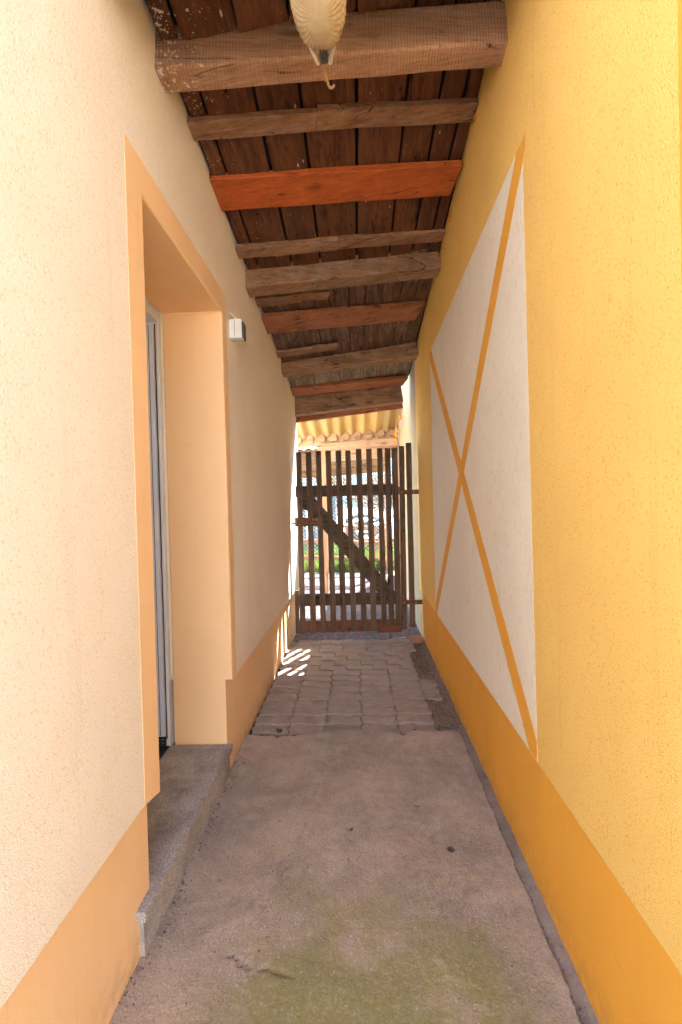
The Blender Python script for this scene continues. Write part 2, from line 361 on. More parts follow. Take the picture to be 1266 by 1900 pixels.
def tube(bm, pts, r, n=8, closed_ends=True, taper=None):
    pts = [Vector(p) for p in pts]; rings = []
    for i, p in enumerate(pts):
        d = (pts[min(i + 1, len(pts) - 1)] - pts[max(i - 1, 0)]).normalized()
        a = d.orthogonal().normalized() if i == 0 else (a - d * a.dot(d)).normalized()
        b = d.cross(a); rr = r if taper is None else r * taper[i]
        rings.append([bm.verts.new(p + a * rr * math.cos(2 * math.pi * k / n) + b * rr * math.sin(2 * math.pi * k / n)) for k in range(n)])
    for i in range(len(rings) - 1):
        for k in range(n): bm.faces.new((rings[i][k], rings[i][(k + 1) % n], rings[i + 1][(k + 1) % n], rings[i + 1][k]))
    if closed_ends: bm.faces.new(list(reversed(rings[0]))); bm.faces.new(rings[-1])
def tube_obj(name, pts, r, mat, parent=None, n=8, taper=None):
    bm = bmesh.new(); tube(bm, pts, r, n, True, taper); return link(name, bm, mat, parent, True)
def spline(pts, n=6):
    P = [Vector(p) for p in pts]; P = [P[0]] + P + [P[-1]]; out = []
    for i in range(1, len(P) - 2):
        for k in range(n):
            t = k / n; a, b, c, d = P[i - 1:i + 3]
            out.append(.5 * ((2 * b) + (c - a) * t + (2 * a - 5 * b + 4 * c - d) * t * t + (3 * b - a - 3 * c + d) * t ** 3))
    out.append(P[-2]); return out
XL, XLP = -.64, -.675
def RX(y): return .553 + .0165 * y
def rough_edge(pts, step=.02, amp=.0018, seed=0):
    out = []
    for i in range(len(pts)):
        a, b = Vector(pts[i]), Vector(pts[(i + 1) % len(pts)]); L = (b - a).length; n = max(1, int(L / step)); d = (b - a).normalized(); nn = Vector((-d.y, d.x))
        for k in range(n):
            q = a.lerp(b, k / n)
            if k: q = q + nn * amp * (noise.noise((q.x * 45 + seed, q.y * 45, seed)) + .7 * noise.noise((q.x * 130, q.y * 130, seed + 4)))
            out.append((q.x, q.y))
    return out

# ------------------------------------------------------------------ ground
def grid_sheet(name, x0, x1, y0, y1, nx, ny, zf, mat, xf=None, skirt=.0):
    bm = bmesh.new(); V = []
    for j in range(ny + 1):
        row = []
        for i in range(nx + 1):
            x = x0 + (x1 - x0) * i / nx; y = y0 + (y1 - y0) * j / ny
            if xf: x, y = xf(x, y, i / nx, j / ny)
            row.append(bm.verts.new((x, y, zf(x, y))))
        V.append(row)
    for j in range(ny):
        for i in range(nx): bm.faces.new((V[j][i], V[j][i + 1], V[j + 1][i + 1], V[j + 1][i]))
    if skirt:
        loop = [V[0][i] for i in range(nx + 1)] + [V[j][nx] for j in range(1, ny + 1)] + [V[ny][i] for i in range(nx - 1, -1, -1)] + [V[j][0] for j in range(ny - 1, 0, -1)]
        low = [bm.verts.new((v.co.x, v.co.y, v.co.z - skirt)) for v in loop]
        for i in range(len(loop)): bm.faces.new((loop[i], low[i], low[(i + 1) % len(loop)], loop[(i + 1) % len(loop)]))
    return link(name, bm, mat, None, True)
bm = bmesh.new(); hexa(bm, [(-500, -500, -.5), (500, -500, -.5), (500, 900, -.5), (-500, 900, -.5), (-500, -500, -.065), (500, -500, -.065), (500, 900, -.065), (-500, 900, -.065)])
struct(link('ground', bm, 'yard'))
def seg_dist(p, pts):
    best = 9
    for a, b in zip(pts, pts[1:]):
        a, b, q = Vector(a), Vector(b), Vector(p); t = max(0, min(1, (q - a).dot(b - a) / (b - a).length_squared)); best = min(best, (q - a.lerp(b, t)).length)
    return best
HOLE = [(-.40, 1.325), (-.365, 1.295), (-.33, 1.292), (-.27, 1.28), (-.20, 1.262)]
FAINT = [(-.24, 1.9), (-.30, 1.62), (-.36, 1.42)]
def slab_z(x, y):
    z = .004 * noise.noise((x * 2, y * 2, 3)) + .0022 * noise.noise((x * 9, y * 9, 1)) + .0012 * noise.noise((x * 30, y * 30, 5))
    z += .006 * max(0, min(1, (y - 2.45) / .15))
    d = seg_dist((x, y), HOLE); wd = .0085 * (1 - .45 * min(1, max(0, (x + .36) / .16)))
    if d < .05: z -= (.005 + .003 * noise.noise((x * 90, y * 90, 4))) * max(0, min(1, (wd + .012 * noise.noise((x * 42, y * 42, 2)) + .006 * noise.noise((x * 130, y * 130, 2)) - d) / .004))
    d = seg_dist((x, y), FAINT)
    if d < .02: z -= .003 * max(0, 1 - d / .008)
    for cx, cy, cr in ((.335, 1.75, .016), (.20, 1.14, .018), (-.05, 1.86, .010), (.24, 2.0, .01), (-.52, 1.6, .006)):
        dd = math.hypot(x - cx, y - cy)
        if dd < cr * 1.5: z -= .010 * max(0, min(1, (cr - dd + .006 * noise.noise((x * 70, y * 70, 8))) / .008))
    return z
def slab_x(x, y, u, v):
    e = .545 + .02 * (y - 1.2) + .006 * noise.noise((y * 9, 2, 1)) + .005 * noise.noise((y * 31, 4, 1)) + .005 * noise.noise((y * 75, 4, 3)) - .012 * max(0, noise.noise((y * 5, 8, 1)))
    x0 = -.69
    yy = y
    if v > .98: yy = y + (.10 * noise.noise((x * 3.1, 1, 7)) + .05 * noise.noise((x * 13, 3, 7)) + .02 * noise.noise((x * 40, 3, 7)) - .01) * (v - .98) / .02
    return x0 + (e - x0) * u, yy
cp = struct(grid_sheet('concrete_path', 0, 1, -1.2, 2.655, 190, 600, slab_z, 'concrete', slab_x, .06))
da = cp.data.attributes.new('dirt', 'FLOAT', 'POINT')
for i, v in enumerate(cp.data.vertices): da.data[i].value = max(0, min(1, (-v.co.z - .0035) / .002)) if v.co.z > -.04 else 0  # value rises wherever the slab surface dips
bmx = grid_sheet('forecourt_slab', -9, 9, -6.1, -1.21, 90, 30, lambda x, y: -.004 + .003 * noise.noise((x * 3, y * 3, 3)), 'yard', None, .06); struct(bmx)
struct(grid_sheet('side_strip', 0, 1, -1.2, 2.70, 24, 220, lambda x, y: -.010 + .006 * noise.noise((x * 14, y * 14, 6)) + .004 * noise.noise((x * 50, y * 50, 6)) + .012 * max(0, 1 - (RX(y) - x) / .03), 'strip',
    lambda x, y, u, v: (.47 + (RX(y) + .03 - .47) * u, y)))
struct(grid_sheet('dirt_strip', 0, 1, 2.60, 4.62, 40, 160, lambda x, y: -.020 + .016 * noise.noise((x * 9, y * 9, 11)) + .010 * noise.noise((x * 30, y * 30, 12)) + .018 * max(0, 1 - (RX(y) - x) / .05), 'dirt',
    lambda x, y, u, v: (.30 + (RX(y) + .03 - .30) * u, y)))
# wavy paving bricks, each its own piece
bed = struct(grid_sheet('paving_bed', -.70, .36, 2.56, 4.50, 60, 90, lambda x, y: -.026 + .004 * noise.noise((x * 15, y * 15, 4)), 'bed'))
BW, BH = .222, .1125
def paver_mesh(w_, gap=.0032):
    bm = bmesh.new(); out = []; n = 10; A = .0105
    wy = lambda t: A * math.sin(2 * math.pi * t)            # long sides
    wx = lambda t: .008 * math.sin(2 * math.pi * t + .3)    # short ends
    hw, hh = w_ / 2 - gap, BH / 2 - gap * 1.9
    for i in range(n): t = i / n; out.append((-hw + 2 * hw * t + wx(0) * (1 - t) + wx(1) * t, -hh + wy(t)))
    for i in range(5): t = i / 5; out.append((hw + wx(t), -hh + 2 * hh * t))
    for i in range(n): t = 1 - i / n; out.append((-hw + 2 * hw * t + wx(0) * (1 - t) + wx(1) * t, hh + wy(t)))
    for i in range(5): t = 1 - i / 5; out.append((-hw + wx(t), -hh + 2 * hh * t))
    lo = [bm.verts.new((x, y, -.05)) for x, y in out]; mi = [bm.verts.new((x, y, -.003)) for x, y in out]
    c = .003
    hi = [bm.verts.new((x * (1 - c / hw), y * (1 - c / hh), 0)) for x, y in out]
    m = len(out)
    for a, b in ((lo, mi), (mi, hi)):
        for i in range(m): bm.faces.new((a[i], a[(i + 1) % m], b[(i + 1) % m], b[i]))
    bm.faces.new(hi)
    me = bpy.data.meshes.new('paver'); bm.normal_update(); bm.to_mesh(me); bm.free(); me.materials.append(M['paver']); return me
PM, PMH = paver_mesh(BW), paver_mesh(BW * .5)
nrow = 16
for r_ in range(nrow):
    y = 2.715 + BH * r_; xoff = -.66 + (0 if r_ < 9 else (BW * .5 if r_ % 2 else 0) if r_ < 13 else BW * .3)
    cols = 5; x = xoff
    if xoff > -.62: 
        o = bpy.data.objects.new('paver', PMH); C.objects.link(o); o.parent = bed; o.location = (xoff - BW * .25, y, -.001 + rnd.uniform(-.003, .003))
    rowd = rnd.uniform(-.012, .012); full = False
    for k in range(cols + 1):
        cx = x + BW * (k + .5) + rowd * .4
        lim = .545 + (.06 if r_ in (4, 5, 6) else 0)
        if cx + BW * .5 > lim:
            if cx <= lim: o = bpy.data.objects.new('paver', PMH); C.objects.link(o); o.parent = bed; o.location = (cx - BW * .25, y, rnd.uniform(-.003, .003))
            break
        o = bpy.data.objects.new('paver', PM); C.objects.link(o); o.parent = bed
        dz = .006 * noise.noise((cx * 3, y * 3, 2)) + rnd.uniform(-.002, .002) + (.012 if r_ == nrow - 1 else -.012 if r_ == 0 else -.005 if r_ == 1 else 0)
        o.location = (cx + rnd.uniform(-.002, .002), y + .007 * noise.noise((cx * 2.3, y * 1.1, 9)) , dz)
        o.rotation_euler = (R(rnd.uniform(-.5, .3) + (1.5 if r_ == nrow - 1 else 0)), R(rnd.uniform(-.6, .6)), R(rnd.uniform(-.8, .8)))
# garden side of the gate
struct(grid_sheet('gravel_yard', -4.5, .75, 4.47, 8.75, 100, 90, lambda x, y: -.03 + .012 * noise.noise((x * 3, y * 3, 2)) + .006 * noise.noise((x * 14, y * 14, 2)) - .02 * max(0, 1 - (y - 4.47) / .1), 'gravel'))
struct(grid_sheet('garden_path', -7, 3.5, 8.55, 9.25, 120, 10, lambda x, y: -.012 + .012 * noise.noise((x * 2, y * 2, 21)), 'path', lambda x, y, u, v: (x, y + .10 * noise.noise((x * 1.3, 3, 3))), .05))
struct(grid_sheet('lawn', -12, 9, 9.15, 16, 60, 30, lambda x, y: -.02 + .05 * noise.noise((x * .8, y * .8, 5)) + .03 * max(0, y - 9.4), 'soil'))

# ------------------------------------------------------------------ left house
hl = thing('house', 'cream rendered house wall with recessed doorway, peach surround and peach plinth', 'house')
Lm = lambda u, v, a: (a, u, v)
Y0, Y1, TOP = -.30, 5.16, 3.7
DY0, DY1, DZ = 1.41, 2.25, 2.31
prism('wall', rough_edge([(Y0, .468), (DY0 - .012, .468), (DY0 - .012, DZ + .012), (DY1 + .012, DZ + .012), (DY1 + .012, .468), (Y1, .468), (Y1, TOP), (Y0, TOP)], .025, .003, 12), XL, XL - .36, Lm, 'cream', hl)
for a, b in ((Y0 + .03, DY0 - .022), (DY1 + .001, Y1 - .03)):
    box('plinth', XLP - .265, XLP, a, b, -.08, .484, 'peach', hl, .002)
sur = [(1.30, .462), (DY0, .438), (DY0, DZ), (DY1, DZ), (DY1, .470), (2.335, .470), (2.335, 2.36), (2.328, 2.392), (2.31, 2.415), (2.28, 2.424), (1.30, 2.424)]
prism('door_surround', rough_edge(sur, .03, .0012, 3), XL + .001, XL - .30, Lm, 'peach', hl, .005)
# lower reveal jambs behind the plinth line and house body
hb = box('house_body', -5.5, -1.25, Y0, Y1, -.08, TOP - .002, 'cream', hl)
box('house_body', -1.25, XL - .36, Y0, DY0 - .3, -.08, TOP - .002, 'cream', hl)
box('house_body', -1.25, XL - .36, DY1 + .3, Y1, -.08, TOP - .002, 'cream', hl)
box('lintel', -1.25, XL - .36, DY0 - .3, DY1 + .3, 2.5, TOP - .002, 'cream', hl)
prism('roof', [(-6.0, 3.70), (XL - .02, 3.70), (XL - .02, 3.78), (-3.1, 5.1), (-6.0, 3.8)], Y0 - .1, Y1 + .1, lambda u, v, a: (u, a, v), 'tilecov', hl)
door = box('door', -1.26, -1.20, DY0 - .05, DY1 + .05, .13, 2.36, 'pvc', hl, .004)
fx0, fx1 = XL - .43, XL - .315
prism('door_frame', [(DY0 - .06, .14), (DY0 + .05, .14), (DY0 + .05, DZ - .045), (DY1 - .022, DZ - .045), (DY1 - .022, .14), (DY1 + .06, .14), (DY1 + .06, DZ + .06), (DY0 - .06, DZ + .06)], fx1, fx0, Lm, 'pvc', door, .003)
box('gasket', fx1 - .016, fx1 - .012, DY1 - .027, DY1 - .0225, .19, DZ - .06, 'black', door)
pr = box('door_profile', fx0 - .12, fx1 - .019, DY1 - .033, DY1 - .0225, .205, DZ - .06, 'pvc_blue', door, .002)
box('profile_groove', fx1 - .044, fx1 - .041, DY1 - .0342, DY1 - .0325, .21, DZ - .07, 'darkgrey', door)
for z in (.40, .55, 1.0, 1.45, 1.82, 2.05):
    bm = bmesh.new(); tube(bm, [(fx1 - .056, DY1 - .036, z), (fx1 - .056, DY1 - .031, z)], .0045, 8); link('screw', bm, 'black', door)
pl = box('corner_plate', fx0 - .1, fx1 - .0185, DY1 - .033, DY1 - .0225, .155, .2045, 'black', door)
for i in (0, 1):
    for j in (0, 1):
        bm = bmesh.new(); x = fx1 - .032 - .022 * i; tube(bm, [(x, DY1 - .036, .172 + .018 * j), (x, DY1 - .0325, .172 + .018 * j)], .003, 6); link('rivet', bm, 'steel', door)
box('threshold', fx0 - .3, fx1 - .002, DY0 - .2, DY1 + .1, .10, .153, 'black', hl, .003)
st = box('doorstep', -.96, -.662, 1.32, 2.245, -.02, .118, 'granite', hl, .004)
st['label'] = 'speckled grey granite doorstep under the recessed doorway'
for a, b in ((1.300, 1.750), (1.753, 2.243)):
    box('tread', -.962, -.645, a, b, .120, .150, 'granite', st, .004)

# ------------------------------------------------------------------ right house
hr = thing('house', 'ochre yellow rendered house wall with cream crossed panel and orange plinth', 'house')
Rm = lambda u, v, a: (RX(u) + a, u, v)
RY0, RYG, RY1, RTOP = -.30, 4.62, 8.7, 4.0
prism('wall', rough_edge([(RY0, .468), (RYG, .468), (RYG, RTOP), (RY0, RTOP)], .025, .003, 13), 0, .35, Rm, 'ochre', hr)
prism('plinth', [(RY0 + .01, -.08), (RYG - .03, -.08), (RYG - .03, .472), (RY0 + .01, .472)], .012, .30, Rm, 'orange', hr, .005)
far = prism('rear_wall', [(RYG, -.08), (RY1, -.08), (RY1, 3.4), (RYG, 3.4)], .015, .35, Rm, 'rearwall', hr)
prism('house_body', [(RY0, -.08), (RY1, -.08), (RY1, 3.38), (RYG, 3.39), (RYG, RTOP), (RY0, RTOP)], .352, 6, Rm, 'cream', hr)
prism('roof', [(.4, RTOP), (6.6, RTOP), (6.6, RTOP + .1), (.5, RTOP + .05)], RY0 - .1, RYG + .1, lambda u, v, a: (u + .22, a, v), 'tilecov', hr)
prism('corner_band', rough_edge([(.62, .474), (.800, .474), (.800, RTOP - .1), (.62, RTOP - .1)], .03, .0018, 9), -.0006, .02, Rm, 'orange', hr)
PY0, PY1, PZ0, PZ1 = 1.505, 3.605, .473, 2.518
panel = prism('painted_panel', rough_edge([(PY0, PZ0), (PY1, PZ0), (PY1, PZ1), (PY0 + .03, PZ1)], .02, .0018, 1), -.0005, .02, Rm, 'panel', hr)
panel['label'] = 'cream panel with two crossed orange bars'
def clip_bar(a, b, wd):
    """strip from corner a to corner b clipped to the panel rectangle"""
    a, b = Vector(a), Vector(b); d = (b - a).normalized(); n = Vector((-d.y, d.x)) * wd / 2
    poly = [a - n - d, b - n + d, b + n + d, a + n - d]
    lim = [(0, PY0, 1), (0, PY1, -1), (1, PZ0, 1), (1, PZ1, -1)]
    for ax, val, sg in lim:
        out = []
        for i in range(len(poly)):
            p, q = poly[i], poly[(i + 1) % len(poly)]; pi, qi = (p[ax] - val) * sg >= 0, (q[ax] - val) * sg >= 0
            if pi: out.append(p)
            if pi != qi: t = (val - p[ax]) / (q[ax] - p[ax]); out.append(p.lerp(q, t))
        poly = out
    return [(p.x, p.y) for p in poly]
prism('painted_bar', rough_edge(clip_bar((PY0 + .02, PZ1), (PY1, PZ0), .094), .014, .0032, 5), -.0010, .015, Rm, 'orange', panel)
prism('painted_bar', rough_edge(clip_bar((PY1, PZ1 - .01), (PY0, PZ0), .094), .014, .0032, 6), -.0015, .015, Rm, 'orange', panel)
def blob(name, c, s, mat, parent, seed, amp=.35, sub=3):
    bm = bmesh.new(); bmesh.ops.create_icosphere(bm, subdivisions=sub, radius=1)
    for v in bm.verts:
        k = 1 + amp * noise.noise(v.co * 1.6 + Vector((seed * 5.3, 0, 0))) + .15 * noise.noise(v.co * 5 + Vector((seed, 3, 0)))
        v.co = Vector((v.co.x * s[0], v.co.y * s[1], v.co.z * s[2])) * k + Vector(c)
    return link(name, bm, mat, parent, True)

# ------------------------------------------------------------------ unseen house added behind the viewer; its sunlit front bounces light into the passage
bounce_house = thing('house', 'unseen pale house added across the courtyard to bounce sunlight into the passage', 'house')
box('wall', -9, 9, -11, -6.2, -.08, 3.4, 'bounce_facade', bounce_house)
prism('roof', [(-11.3, 3.4), (-5.95, 3.4), (-5.95, 3.5), (-8.6, 4.8), (-11.3, 3.5)], -9.3, 9.3, lambda u, v, a: (a, u, v), 'tilecov', bounce_house)
for x in (-6, -2.5, 2.5, 6):
    wn = box('window', x - .6, x + .6, -6.2, -6.16, 1.0, 2.4, 'white', bounce_house, .01); box('pane', x - .5, x + .5, -6.16, -6.15, 1.1, 2.3, 'glass', wn)

# ------------------------------------------------------------------ timber roof over the passage
rf = thing('timber_roof', 'dark brown boarded timber roof with rafters spanning the narrow passage', 'roof')
def rz(x, y): return 2.945 + .192 * (x + .64) - .12 * (y - 1.5)
def drop(x, y): return -(.015 + .075 * (x + .64)) if y < 1.58 else 0.0
def board(x0, x1, y0, y1, mat, dz, seed):
    bm = bmesh.new(); n = 8; rows = []
    for i in range(n + 1):
        y = y0 + (y1 - y0) * i / n; e0 = .0018 * noise.noise((y * 3, seed, 1)); e1 = .0018 * noise.noise((y * 3, seed, 2)); cu = .003 * noise.noise((y * .8, seed, 5)) + dz + drop((x0 + x1) / 2, (y0 + y1) / 2)
        rows.append([bm.verts.new(q) for q in ((x0 + e0, y, rz(x0, y) + cu), (x1 + e1, y, rz(x1, y) + cu), (x1 + e1, y, rz(x1, y) + cu + .019), (x0 + e0, y, rz(x0, y) + cu + .019))])
    for i in range(n):
        for k in range(4): bm.faces.new((rows[i][k], rows[i][(k + 1) % 4], rows[i + 1][(k + 1) % 4], rows[i + 1][k]))
    bm.faces.new(rows[0]); bm.faces.new(list(reversed(rows[-1]))); bmesh.ops.recalc_face_normals(bm, faces=bm.faces); bev(bm, .002, 1, .9)
    return link('board', bm, mat, rf)
RE = .75    # open end of the roof
secs = [(RE, 1.565, 'board', [-.632, -.56, -.36, -.185, .045, .258, .405, .515, .572]), (1.575, 3.00, 'board', [-.632, -.56, -.36, -.185, .045, .258, .405, .515, .585]),
        (3.008, 4.30, 'board2', [-.632, -.53, -.40, -.265, -.16, -.01, .11, .235, .375, .50, .60]),
        (4.308, 5.18, 'board3', [-.632, -.51, -.385, -.25, -.13, .00, .115, .25, .365, .49, .62])]
for si, (a, b, m, xs) in enumerate(secs):
    for i in range(len(xs) - 1):
        g = .007 if si < 2 else .0035
        board(xs[i] + g * rnd.uniform(.6, 1.5), xs[i + 1] - g * rnd.uniform(.3, .9), a, b, m, rnd.uniform(0, .006), si * 20 + i)
bm = bmesh.new()
hexa(bm, [(x, y, rz(x, y) + .034 + d) for d in (0, .02) for x, y in ((XL + .001, RE), (.60, RE), (.64, 5.18), (XL + .001, 5.18))]); link('roofing_felt', bm, 'felt', rf)
bm = bmesh.new()
hexa(bm, [(x, y, rz(x, y) + .058 + d) for d in (0, .05) for x, y in ((XL + .001, RE - .06), (.57, RE - .06), (.635, 5.25), (XL + .001, 5.25))]); link('roof_covering', bm, 'tilecov', rf)
UP = (0, 0, 1)
def cross(name, L, Rr, wdt, hgt, mat, seed, rot=0.0, wob=.002, bevel=.004):
    """timber across the passage; L and Rr are the near lower edge ends"""
    A, B = Vector(L), Vector(Rr); d = (B - A).normalized(); wd = Vector((0, 1, -.12)); wd = (wd - d * wd.dot(d)).normalized(); td = d.cross(wd); td = td if td.z > 0 else -td
    return plank(name, A, B, wd, wdt, td, hgt, mat, rf, 14, wob, bevel, seed, .004)
cross('rafter', (-.66, 1.05, 2.73), (.60, 1.13, 2.90), .10, .235, 'rafter', 1)
r1 = cross('rafter', (-.655, 1.532, 2.818), (.60, 1.652, 2.960), .088, .17, 'rafter', 2, bevel=.007)
r1['label'] = 'thick rough-sawn rafter nearest the lamp'
cross('batten', (-.66, 1.827, 2.884), (-.115, 1.905, 2.962), .085, .030, 'batten', 3)
cross('batten', (-.113, 1.900, 2.966), (.592, 2.045, 3.085), .088, .034, 'batten', 4)
cross('plank', (-.655, 2.106, 2.855), (.585, 2.332, 3.030), .192, .034, 'redwood', 5)['label'] = 'wide bright red stained plank'
cross('batten', (-.655, 2.556, 2.783), (-.06, 2.69, 2.888), .085, .036, 'batten', 6)
cross('batten', (-.058, 2.685, 2.894), (.603, 2.855, 3.008), .090, .026, 'batten', 7)
cross('rafter', (-.655, 2.775, 2.678), (.615, 3.043, 2.890), .115, .16, 'rafter2', 8, bevel=.006)
cross('batten', (-.655, 3.043, 2.722), (-.322, 3.09, 2.773), .10, .030, 'batten', 9)
cross('batten', (-.320, 3.085, 2.777), (-.136, 3.143, 2.800), .09, .024, 'batten', 10)
cross('plank', (-.655, 3.245, 2.685), (.588, 3.60, 2.890), .225, .038, 'redwood2', 11)
cross('batten', (-.655, 3.84, 2.636), (-.335, 3.90, 2.686), .10, .022, 'batten', 12)
cross('batten', (-.333, 3.895, 2.690), (-.112, 3.94, 2.718), .10, .022, 'batten', 13)
cross('rafter', (-.655, 4.097, 2.553), (.63, 4.30, 2.728), .135, .14, 'rafter2', 14, bevel=.006)
cross('plank', (-.655, 4.679, 2.540), (.612, 5.0, 2.703), .20, .040, 'redwood2', 15)
cross('rafter', (-.655, 5.00, 2.340), (.57, 5.15, 2.485), .07, .23, 'rafter2', 16)
cross('fascia', (-.66, 5.085, 2.275), (.575, 5.26, 2.44), .028, .16, 'redwood2', 17)
foam_pts = [((.590, 2.115, 3.100), (.012, .035, .030)), ((.600, 2.69, 3.00), (.012, .05, .034)), ((.602, 2.95, 2.975), (.009, .022, .016)), ((.604, 3.12, 2.995), (.009, .02, .014))]
for i, (c, s) in enumerate(foam_pts): blob('foam_sealant', c, s, 'foam', hr, i + 1)

# ------------------------------------------------------------------ ceiling lamp
lp = thing('ceiling_lamp', 'aged cream oval lamp with ribbed glass shade hanging under the timber roof', 'lamp')
lx, ly, lz = -.066, 1.170, 2.668
tilt = R(-3)
def lampP(u, v, h):      # u across, v along, h downward
    return (lx + u + .03 * v, ly + v, lz - h - .02 * v)
bm = bmesh.new(); NU, NV = 264, 30; rings = []
for j in range(NV + 1):
    t = j / NV * math.pi / 2       # rim -> pole
    row = []
    for i in range(NU):
        th = 2 * math.pi * i / NU; rr = math.cos(t); h = .086 * math.sin(t)
        ridge = 1 + (.030 * math.cos(th * 44) if t < 1.25 else .012 * math.cos(th * 44))
        step = -.0022 if j % 5 == 0 and 0 < j < NV - 2 else 0
        a = .073; b = .150 if math.sin(th) > 0 else .13
        ct, sn = abs(math.cos(th)), abs(math.sin(th)); egg = (ct ** 2.6 + sn ** 2.6) ** (-1 / 2.6)
        row.append(bm.verts.new(lampP((a * rr * ridge + step) * math.cos(th) * egg, (b * rr * ridge + step) * math.sin(th) * egg, .006 + h)))
    rings.append(row)
for j in range(NV):
    for i in range(NU): bm.faces.new((rings[j][i], rings[j][(i + 1) % NU], rings[j + 1][(i + 1) % NU], rings[j + 1][i]))
bmesh.ops.remove_doubles(bm, verts=bm.verts, dist=1e-5)
bmesh.ops.recalc_face_normals(bm, faces=bm.faces)
link('glass_shade', bm, 'shade', lp, True)
outl = [(-.074, -.10), (-.05, -.14), (.05, -.14), (.074, -.10), (.074, .02), (.068, .08), (.052, .12), (.024, .180), (-.024, .180), (-.052, .12), (-.068, .08), (-.074, .02)]
base = prism('lamp_base', outl, -.028, .012, lambda u, v, a: lampP(u, v, a), 'cream_plastic', lp, .004)
for s in (-1, 1):
    prism('side_fin', [(s * .052, .10), (s * .044, .10), (s * .012, .192), (s * .022, .194)], .0122, .030, lambda u, v, a: lampP(u, v, a), 'cream_plastic', base, .002)
bm = bmesh.new(); tube(bm, [lampP(0, .160, .012), lampP(0, .196, .010)], .0125, 16); link('cable_gland', bm, 'darkgrey', lp, True)
tube_obj('cable', spline([lampP(0, .19, .010), lampP(.001, .215, .014), lampP(.004, .245, .024), lampP(.010, .262, .030), lampP(.020, .266, .026), lampP(.024, .262, .022)]), .0042, 'cable', lp)

# ------------------------------------------------------------------ sensor box on the left wall
jb = thing('sensor_box', 'small white plastic sensor box with dark lens on the cream wall beside the door', 'sensor')
box('housing', XL + .001, XL + .066, 2.376, 2.425, 2.226, 2.322, 'white', jb, .005)
box('seam', XL + .028, XL + .030, 2.3745, 2.3765, 2.232, 2.318, 'darkgrey', jb)
box('lens', XL + .0662, XL + .074, 2.385, 2.44, 2.228, 2.310, 'darkgrey', jb, .003)
tube_obj('wire', spline([(XL + .03, 2.40, 2.32), (XL + .030, 2.402, 2.335), (XL + .018, 2.40, 2.352), (XL - .004, 2.395, 2.368)]), .004, 'whitewire', jb)

# ------------------------------------------------------------------ slatted gate
gt = thing('slatted_gate', 'dark brown slatted wooden gate with diagonal brace closing the passage', 'gate')
SL = [(-.557, 1.88, -.558, .06), (-.457, 1.879, -.453, .064), (-.358, 1.884, -.353, .065), (-.26, 1.883, -.25, .067), (-.159, 1.883, -.148, .068), (-.064, 1.88, -.046, .069), (.043, 1.89, .056, .071), (.146, 1.891, .152, .073), (.253, 1.892, .255, .138), (.33, 1.889, .331, .134), (.398, 1.891, .401, .126), (.472, 1.911, .457, .081), (.54, 1.94, .54, .102)]
GY = 4.53
for i, (tx, tz, bx_, bz) in enumerate(SL):
    wd = .055 + .002 * math.sin(i * 2.1); yy = GY + (.012 if i > 10 else 0)
    plank('slat', (bx_ - wd / 2, yy, bz), (tx - wd / 2, yy, tz), (1, 0, 0), wd, (0, 1, 0), .020, 'gate', gt, 14, .0014, .002, 30 + i, .003)
plank('slat', (-.635, GY, .06), (-.628, GY, .495), (1, 0, 0), .040, (0, 1, 0), .020, 'gate', gt, 6, .001, .002, 50)
G2 = GY + .0215
plank('rail', (-.60, G2, 1.428), (.425, G2, 1.427), (0, 0, 1), .112, (0, 1, 0), .024, 'gate_rail', gt, 10, .0015, .002, 51)
plank('rail', (-.625, G2, .330), (.425, G2, .334), (0, 0, 1), .122, (0, 1, 0), .024, 'gate_rail', gt, 10, .0015, .002, 52)
plank('rail', (-.605, G2, .062), (.425, G2, .070), (0, 0, 1), .118, (0, 1, 0), .024, 'gate_red', gt, 10, .0015, .002, 53)
plank('rail_patch', (.19, GY + .001, .056), (.43, GY + .001, .058), (0, 0, 1), .062, (0, 1, 0), .018, 'gate_red', gt, 6, .002, .002, 54)['label'] = 'short reddish repair board at the gate foot'
d = Vector((.43, 0, -.54)).normalized(); n_ = Vector((-d.z, 0, d.x)) * -1
prism('brace', [(-.585, 1.426), (-.41, 1.426), (.378, .456), (.20, .456), (-.483, 1.283), (-.585, 1.345)], G2, G2 + .024, lambda u, v, a: (u, a, v), 'gate_rail', gt, .002)
lt = box('latch_plate', -.610, -.352, GY - .004, GY - .0005, 1.134, 1.223, 'rust', gt, .001)
tube_obj('bolt', [(-.645, GY - .014, 1.166), (-.52, GY - .014, 1.168), (-.42, GY - .014, 1.170)], .009, 'rust', lt)
for x in (-.575, -.47): box('bolt_keeper', x - .012, x + .012, GY - .027, GY - .004, 1.148, 1.19, 'rust', lt, .003)
for x in (-.425, -.395): 
    bm = bmesh.new(); bmesh.ops.create_icosphere(bm, subdivisions=2, radius=.010); bmesh.ops.translate(bm, verts=bm.verts, vec=(x, GY - .006, 1.20)); link('rivet', bm, 'steel', lt, True)
for zz, x1 in ((1.428, .640), (.334, .650)):
    hg = box('hinge_strap', .425, x1, GY - .010, GY - .003, zz, zz + .045, 'rust', gt, .001)
    box('hinge_knuckle', .425, .475, GY - .014, GY - .0005, zz + .046, zz + .078, 'rust', hg, .004)
    for x in (.46, .575): 
        bm = bmesh.new(); bmesh.ops.create_icosphere(bm, subdivisions=1, radius=.007); bmesh.ops.translate(bm, verts=bm.verts, vec=(x, GY - .011, zz + .022)); link('rivet', bm, 'steel', hg, True)
